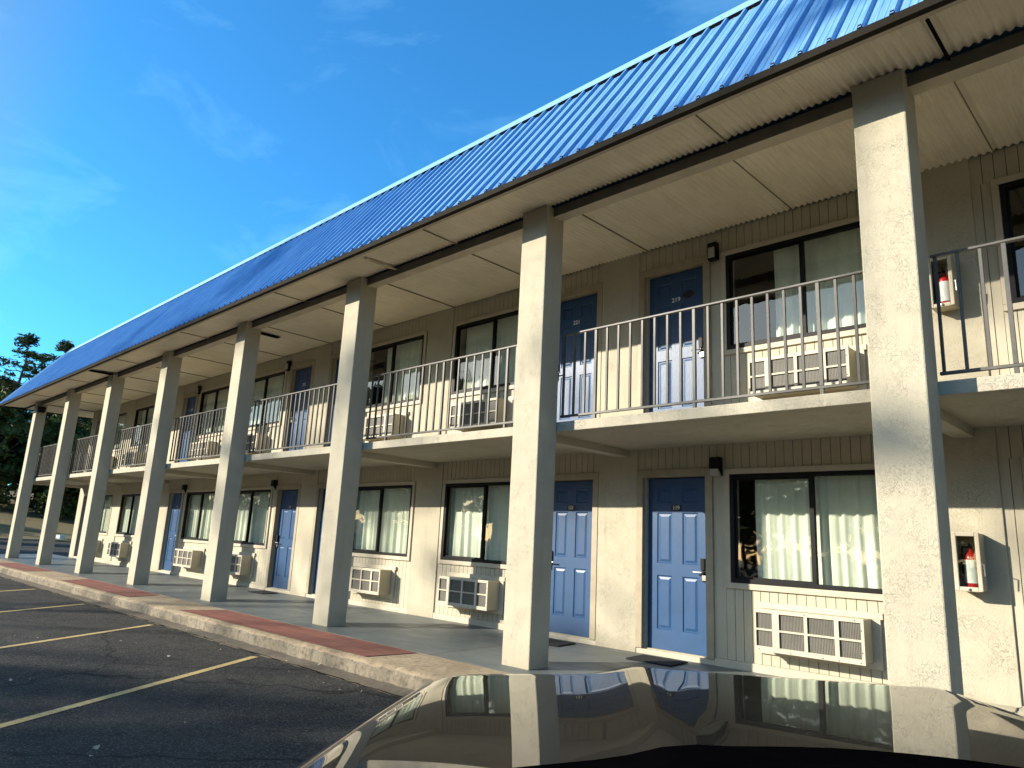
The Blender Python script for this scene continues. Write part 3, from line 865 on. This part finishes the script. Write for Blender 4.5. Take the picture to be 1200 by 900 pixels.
# ------------------------------------------------------------------ trees
def tree_mesh(kind, seed, h, cb, cr, nclump, leaf, dens, csz=1.0):
    """returns (trunk MB, crown MB); origin at the foot"""
    r = random.Random(seed); tk = MB(); cr_ = MB()
    rad = (h * .013 + .06) * (.6 if csz < .7 else 1)
    pts = []; ox = oy = 0
    for i in range(9):
        t = i / 8; pts.append((ox, oy, h * .97 * t)); ox += r.uniform(-.18, .18) * h / 20; oy += r.uniform(-.18, .18) * h / 20
    tk.tube(pts, [rad * (1.25 if i == 0 else 1 - .85 * i / 8) for i in range(9)], 8)
    def at(z):
        t = max(0, min(.999, z / (h * .97))) * 8; i = int(t); f = t - i
        return Vector(pts[i]).lerp(Vector(pts[i + 1]), f)
    for c in range(nclump):
        u = r.random() ** .8; z = cb + (h - cb) * u
        if kind == 'pine': rr_ = cr * (1.0 - .55 * u) * math.sqrt(max(.05, 1 - (2 * abs(u - .4)) ** 3 * .6))
        else: rr_ = cr * math.sqrt(max(.08, 1 - (2 * u - .9) ** 2))
        an = r.uniform(0, 2 * PI); dd = rr_ * (r.random() ** .5)
        p0 = at(z - dd * .25); p1 = Vector((p0.x + math.cos(an) * dd, p0.y + math.sin(an) * dd, z + dd * r.uniform(-.05, .25)))
        if dd > .5:
            mid = p0.lerp(p1, .5) + Vector((0, 0, -.12 * dd)); tk.tube([p0, mid, p1], [.02 + .018 * dd, .018 + .010 * dd, .012], 5, cap=False)
        cs = r.uniform(.45, 1.0) * (cr * .30) * csz
        n = int(dens * r.uniform(.6, 1.3))
        for _ in range(n):
            d = Vector((r.gauss(0, 1), r.gauss(0, 1), r.gauss(0, .6))); d = d.normalized() * (r.random() ** .45) * cs
            c0 = p1 + d; s_ = leaf * r.uniform(.5, 1.25)
            a = Vector((r.gauss(0, 1), r.gauss(0, 1), r.gauss(0, .7))).normalized(); b = a.orthogonal().normalized()
            b = Matrix.Rotation(r.uniform(0, 6.28), 3, a) @ b; w = s_ * (.30 if kind == 'pine' else .55)
            cr_.face([c0 - a*s_ , c0 + b*w - a * .1 * s_, c0 + a*s_, c0 - b*w + a * .1 * s_])
    return tk, cr_
def plant(spec, mat):
    root = empty('pine_tree' if spec[0] == 'pine' else 'leafy_tree')
    tk, cr_ = tree_mesh(*spec)
    tk.build('trunk', M['bark'], root, smooth=True); cr_.build('crown', mat, root)
    return root
# types: tall open pine, dense dark pine, broad undergrowth tree
pA = plant(('pine', 1, 24, 14.5, 3.9, 46, .40, 40, .85), M['pine'])
pB = plant(('pine', 2, 17, 2.5, 4.6, 80, .42, 60), M['pine'])
pC = plant(('broad', 3, 12, .8, 4.8, 85, .38, 62), M['leaf'])
def put(proto, x, y, z, s, lab, cat, group, first):
    o = proto if first else copy_tree(proto)
    o.location = (x, y, z); o.rotation_euler = (0, 0, R.uniform(0, 6.28)); o.scale = (s, s, s * R.uniform(.95, 1.05))
    tag(o, lab, cat, group); return o
C0 = Vector((1.4411, -5.7928))
def far(az_x, dist, proto, s, lab, cat, group, first, dz=0):
    """az_x: ratio y/x of the sight line measured off the photograph's plan"""
    d = Vector((-1, az_x)).normalized() * dist
    z = ZG + 3.0 + 9.0 * max(0, (-58 - (C0.x + d.x)) / 60 - .62) ** 1.2 if (C0.x + d.x) < -83 else ZG + 3.0 * max(0, min(1, (-58 - (C0.x + d.x)) / 60 * 2.4)) ** 1.3
    o = put(proto, C0.x + d.x, C0.y + d.y, z + dz, s, lab, cat, group, first)
    if proto is pA: o.scale.x *= 1.25; o.scale.y *= 1.25
    return o
far(.18, 84, pA, .70, 'tallest open-crowned pine rising above the wood at the left edge', 'tree', None, True)
far(.222, 88, pA, .73, 'slender open pine just left of the roof end, shorter than its neighbour', 'tree', None, False)
far(.262, 92, pA, .76, 'thin pine top peeping over the blue roof at its far end', 'tree', None, False)
fb = fc = True
rr = random.Random(5)
for i in range(17):
    az = .135 + i * .022 + rr.uniform(-.008, .008)
    far(az, rr.uniform(86, 94), pB, rr.uniform(.56, .74), 'dark evergreen standing in the wood beyond the lot', 'tree', 'dark evergreens in the wood', fb); fb = False
for i in range(18):
    az = .15 + i * .021 + rr.uniform(-.01, .01)
    far(az, rr.uniform(76, 84), pC, rr.uniform(.55, .9), 'leafy tree with low crown at the edge of the wood', 'tree', 'leafy trees at the edge of the wood', fc); fc = False
for i in range(14):
    az = .12 + i * .03
    far(az, rr.uniform(98, 106), pB, rr.uniform(.56, .70), 'dark evergreen standing in the wood beyond the lot', 'tree', 'dark evergreens in the wood', False)

# trees across the lot behind the photographer: they throw the dappled shade
LDIR = Vector((.8173, 1, -.4841))
def sunward(px, py, s): return (px - .8173 * s, py - s)
qA = plant(('pine', 11, 23.0, 12.5, 5.2, 15, .26, 22, .62), M['pine'])
qB = plant(('broad', 12, 19.0, 4.5, 5.5, 44, .34, 62), M['leaf'])
sp = [('A', 1.2, 0, 37),  ('A', -8.2, 0, 39), ('T', -10.5, .3, 40), ('T', -.8, .3, 40), ('B', -1.0, -4.2, 34), ('B', -6.0, -4.5, 35), ('B', 4.5, -4.2, 36), ('B', -12.5, -5.2, 35), ('B', -19, -5.8, 37), ('B', -26, -6, 40), ('B', 10, -4, 37), ('B', 1.5, -5.5, 42), ('B', -4, -6, 43), ('B', -9.5, -6.5, 44)]
fa = {'A': True, 'B': True, 'T': False}
for k, x, y, s in sp:
    tx, ty = sunward(x, y, s)
    pr_ = qB if k == 'B' else qA
    o = put(pr_, tx, ty, ZG, R.uniform(.96, 1.02) if k == 'A' else 1.28 if k == 'T' else R.uniform(.84, .88), 'open pine across the lot behind the photographer' if k != 'B' else 'broad tree across the lot behind the photographer', 'tree', 'pines behind the photographer' if k != 'B' else 'broad trees behind the photographer', fa[k]); fa[k] = False
for i in range(34):  # unseen tree belt added to keep horizon glow out of window reflections
    a = math.radians(-172 + i * 5.0 + R.uniform(-2, 2)); d_ = R.uniform(62, 76)
    put(pB, C0.x + math.cos(a) * d_, C0.y + math.sin(a) * d_, ZG, R.uniform(.85, 1.15), 'added unseen evergreen hiding horizon glow from the windows, far behind the photographer', 'tree', 'tree line far behind the photographer', False)
for i in range(36):  # unseen low row added to plug glowing horizon gaps in window reflections
    a = math.radians(-174 + i * 4.6 + R.uniform(-1, 1)); d_ = R.uniform(82, 90)
    put(pC, C0.x + math.cos(a) * d_, C0.y + math.sin(a) * d_, ZG, R.uniform(.9, 1.15), 'added unseen low tree hiding horizon glow from the windows, far behind the photographer', 'tree', 'added low trees hiding horizon glow, behind the photographer', False)

# ------------------------------------------------------------------ the parked car
HD = math.radians(38)
car = empty('parked_car', (1.4411, -5.7928, 0), HD)
tag(car, 'black car with glossy dusty hood in the foreground, nose towards the building', 'car')
HC, HWD = .50, 1.13                                        # centre line and half width, seen from the camera
def hood_z(u, v):
    t = (v - 1.3) / 1.2
    z = .962 - .012 * t - .020 * max(0, t) ** 2
    if t > .78: z -= 1.1 * (t - .78) ** 2
    a = abs(u) if u < 0 else max(0.0, abs(u) - .16) * 1.13
    k = 1 / (1 + math.exp(-(a - .42) / .05)); z -= .034 * k * (.4 + .6 * min(1, max(0, t + .25)))
    z -= .10 * max(0, a - .50) ** 1.6
    if a > .88: z -= 2.0 * (a - .88) ** 2
    z += .008 * math.exp(-((a - .36) / .06) ** 2)
    return z
hv = [1.26 + i * .026 for i in range(52)]; hu = [-HWD + i * HWD / 40 for i in range(81)]
def front(u): return 2.56 - .28 * (abs(u) / HWD) ** 3
hood = MB(); 
def rear(u): return 1.28 - .40 * (abs(u) / HWD) ** 2.2
hood.grid(lambda u, t: (HC + u, rear(u) + (front(u) - rear(u)) * t, hood_z(u, rear(u) + (front(u) - rear(u)) * t)), hu, [i / 50 for i in range(51)], 0)
ho = hood.build('hood', M['paint'], car, smooth=True)
bd = MB()
# nose and flanks below the hood edge
def nose(u, s):
    v = front(u); z = hood_z(u, v); zz = z + (.05 - z) * s
    return (HC + u, v + .07 * math.sin(s * PI * .8), zz)
bd.grid(nose, hu, [i / 10 for i in range(11)], 0, flip=True)
for sg in (-1, 1):
    def flank(v, s):
        z = hood_z(sg * HWD, max(rear(HWD), v)); return (HC + sg * (HWD + .05 * math.sin(min(1, s * 1.3) * PI)), v, z + (.12 - z) * s)
    bd.grid(flank, [-2.6 + (front(HWD) + 2.6) * i / 40 for i in range(41)], [i / 8 for i in range(9)], 0, flip=(sg > 0))
bo = bd.build('body', M['paint'], car, smooth=True)
cw = MB()
# cowl, wiper bed: matt black
def cowl(u, v):
    hump = .030 * math.exp(-((u + .05) / .42) ** 2)
    return (HC + u, v, hood_z(u, rear(u)) - .004 + hump * max(0, min(1, (v - .7) / .5)) * .9 + (.02 if v < .6 else 0))
cw.grid(lambda u, t: cowl(u, .28 + (rear(u) + .012 - .28) * t), [-1.09 + i * .0545 for i in range(41)], [0, .2, .4, .6, .75, .88, .96, 1.0], 0)
cw.build('cowl', M['plastic'], car, smooth=True)
wp = MB(); wp.tube([(HC - .55, 1.0, .985), (HC - .1, 1.12, .992), (HC + .35, 1.16, .985)], .012, 6); wp.tube([(HC + .1, .95, .985), (HC + .45, 1.02, .985), (HC + .8, 1.0, .965)], .012, 6); wp.build('wiper', M['plastic'], car)
# cabin behind the photographer
cb = MB(); a, b = HWD - .06, HWD - .25
cb.face([(HC - b, -.70, 1.60), (HC + b, -.70, 1.60), (HC + b, -2.2, 1.62), (HC - b, -2.2, 1.62)])
for sg in (-1, 1):
    cb.tube([(HC + sg * a, .34, .93), (HC + sg * b, -.70, 1.60)], .04, 6)
    cb.tube([(HC + sg * b, -.70, 1.60), (HC + sg * b, -2.2, 1.62), (HC + sg * a, -2.6, .93)], .045, 6)
cb.face([(HC - a, -2.6, .93), (HC + a, -2.6, .93), (HC + a, -2.6, .2), (HC - a, -2.6, .2)])
cb.build('cabin', M['paint'], car)
gl = MB(); gl.face([(HC - a, .32, .955), (HC + a, .32, .955), (HC + b, -.69, 1.59), (HC - b, -.69, 1.59)])
for sg in (-1, 1): gl.face([(HC + sg * a, .3, .93), (HC + sg * b, -.70, 1.58), (HC + sg * b, -2.2, 1.60), (HC + sg * a, -2.55, .93)])
gl.face([(HC - b, -2.2, 1.60), (HC + b, -2.2, 1.60), (HC + a, -2.58, .95), (HC - a, -2.58, .95)])
gl.build('car_window', M['glass'], car)
wh = None
for sg in (-1, 1):
    for v in (1.75, -1.75):
        m_ = MB(); m_.lathe([(.19, -.10), (.30, -.115), (.335, -.09), (.335, .09), (.30, .115), (.19, .10)], (0, 0, 0), 'x', 28)
        o = m_.build('wheel', M['rubber'], car, smooth=True); o.location = (HC + sg * (HWD - .07), v, ZG + .336)
        m_ = MB(); m_.lathe([(0, -.09), (.10, -.10), (.19, -.09), (.19, .09), (.10, .10), (0, .09)], (0, 0, 0), 'x', 20); m_.build('rim', M['steel'], o, smooth=True)
gr = MB()
for i in range(5): gr.box(HC - .5, HC + .5, 2.60, 2.66, .42 + i * .06, .445 + i * .06)
gr.build('grille', M['chrome'], car)
for sg in (-1, 1):
    m_ = MB(); m_.lathe([(0, .03), (.08, .02), (.11, 0)], (HC + sg * .70, 2.56, .60), 'y', 18); m_.build('headlight', M['lens'], car, smooth=True)

# ------------------------------------------------------------------ camera
f_, yaw, pitch, roll = 839.4863, -.7821, .2185, .0494
cy, sy, cp_, sp_ = math.cos(yaw), math.sin(yaw), math.cos(pitch), math.sin(pitch)
fw = Vector((sy * cp_, cy * cp_, sp_)); r_ = Vector((cy, -sy, 0)); u_ = r_.cross(fw)
cr, sr = math.cos(roll), math.sin(roll)
r2 = cr * r_ + sr * u_; u2 = -sr * r_ + cr * u_
cam = bpy.data.cameras.new('camera'); co = bpy.data.objects.new('camera', cam); col.objects.link(co)
co.matrix_world = Matrix(((r2.x, u2.x, -fw.x, 1.4411), (r2.y, u2.y, -fw.y, -5.7928), (r2.z, u2.z, -fw.z, 1.2780), (0, 0, 0, 1)))
cam.sensor_width = 36; cam.lens = f_ / 1200 * 36; cam.clip_start = .02; cam.clip_end = 1500
scene.camera = co

# ------------------------------------------------------------------ light
sd = -LDIR.normalized(); el = math.asin(sd.z)
sun = bpy.data.lights.new('sun', 'SUN'); sun.energy = 4.25; sun.angle = math.radians(.53); sun.color = (1.0, .915, .76)
so = bpy.data.objects.new('sun', sun); col.objects.link(so); so.rotation_euler = LDIR.to_track_quat('-Z', 'Y').to_euler()
w = bpy.data.worlds.new('World'); scene.world = w; w.use_nodes = True; nt = w.node_tree
bg = nt.nodes['Background']; sk = N(nt, 'ShaderNodeTexSky'); sk.sky_type = 'NISHITA'; sk.sun_disc = False
sk.sun_elevation = el; sk.sun_rotation = math.atan2(sd.x, sd.y); sk.ozone_density = 3.0; sk.air_density = 1.0; sk.dust_density = .3
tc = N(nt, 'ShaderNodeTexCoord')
# blue in view; unseen sky round and opposite the sun warmed for facade fill
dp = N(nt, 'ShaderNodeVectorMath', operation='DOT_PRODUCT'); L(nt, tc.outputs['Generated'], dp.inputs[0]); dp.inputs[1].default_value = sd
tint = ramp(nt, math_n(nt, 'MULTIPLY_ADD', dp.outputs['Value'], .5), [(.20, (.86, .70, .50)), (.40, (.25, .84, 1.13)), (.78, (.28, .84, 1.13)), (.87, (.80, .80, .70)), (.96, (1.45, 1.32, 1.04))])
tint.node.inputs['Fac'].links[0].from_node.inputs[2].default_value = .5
mp = N(nt, 'ShaderNodeMapping'); mp.inputs['Scale'].default_value = (1.3, 3.2, 6.5); mp.inputs['Rotation'].default_value = (0, .2, .5)
L(nt, tc.outputs['Generated'], mp.inputs['Vector'])
cf = ramp(nt, noise(nt, mp.outputs['Vector'], 1.7, 7, .6, .6), [(.55, 0.0), (.85, .14)])
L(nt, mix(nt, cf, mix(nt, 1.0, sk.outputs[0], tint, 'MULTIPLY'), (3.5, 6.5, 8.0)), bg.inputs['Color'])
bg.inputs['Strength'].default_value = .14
scene.view_settings.view_transform = 'Standard'; scene.view_settings.look = 'None'; scene.view_settings.exposure = 1.02; scene.view_settings.gamma = 1.0; scene.view_settings.use_curve_mapping = False
scene.render.engine = 'CYCLES'
scene.cycles.max_bounces = 8; scene.cycles.transparent_max_bounces = 12; scene.cycles.diffuse_bounces = 4; scene.cycles.glossy_bounces = 4
scene.render.resolution_x = 1024; scene.render.resolution_y = 768
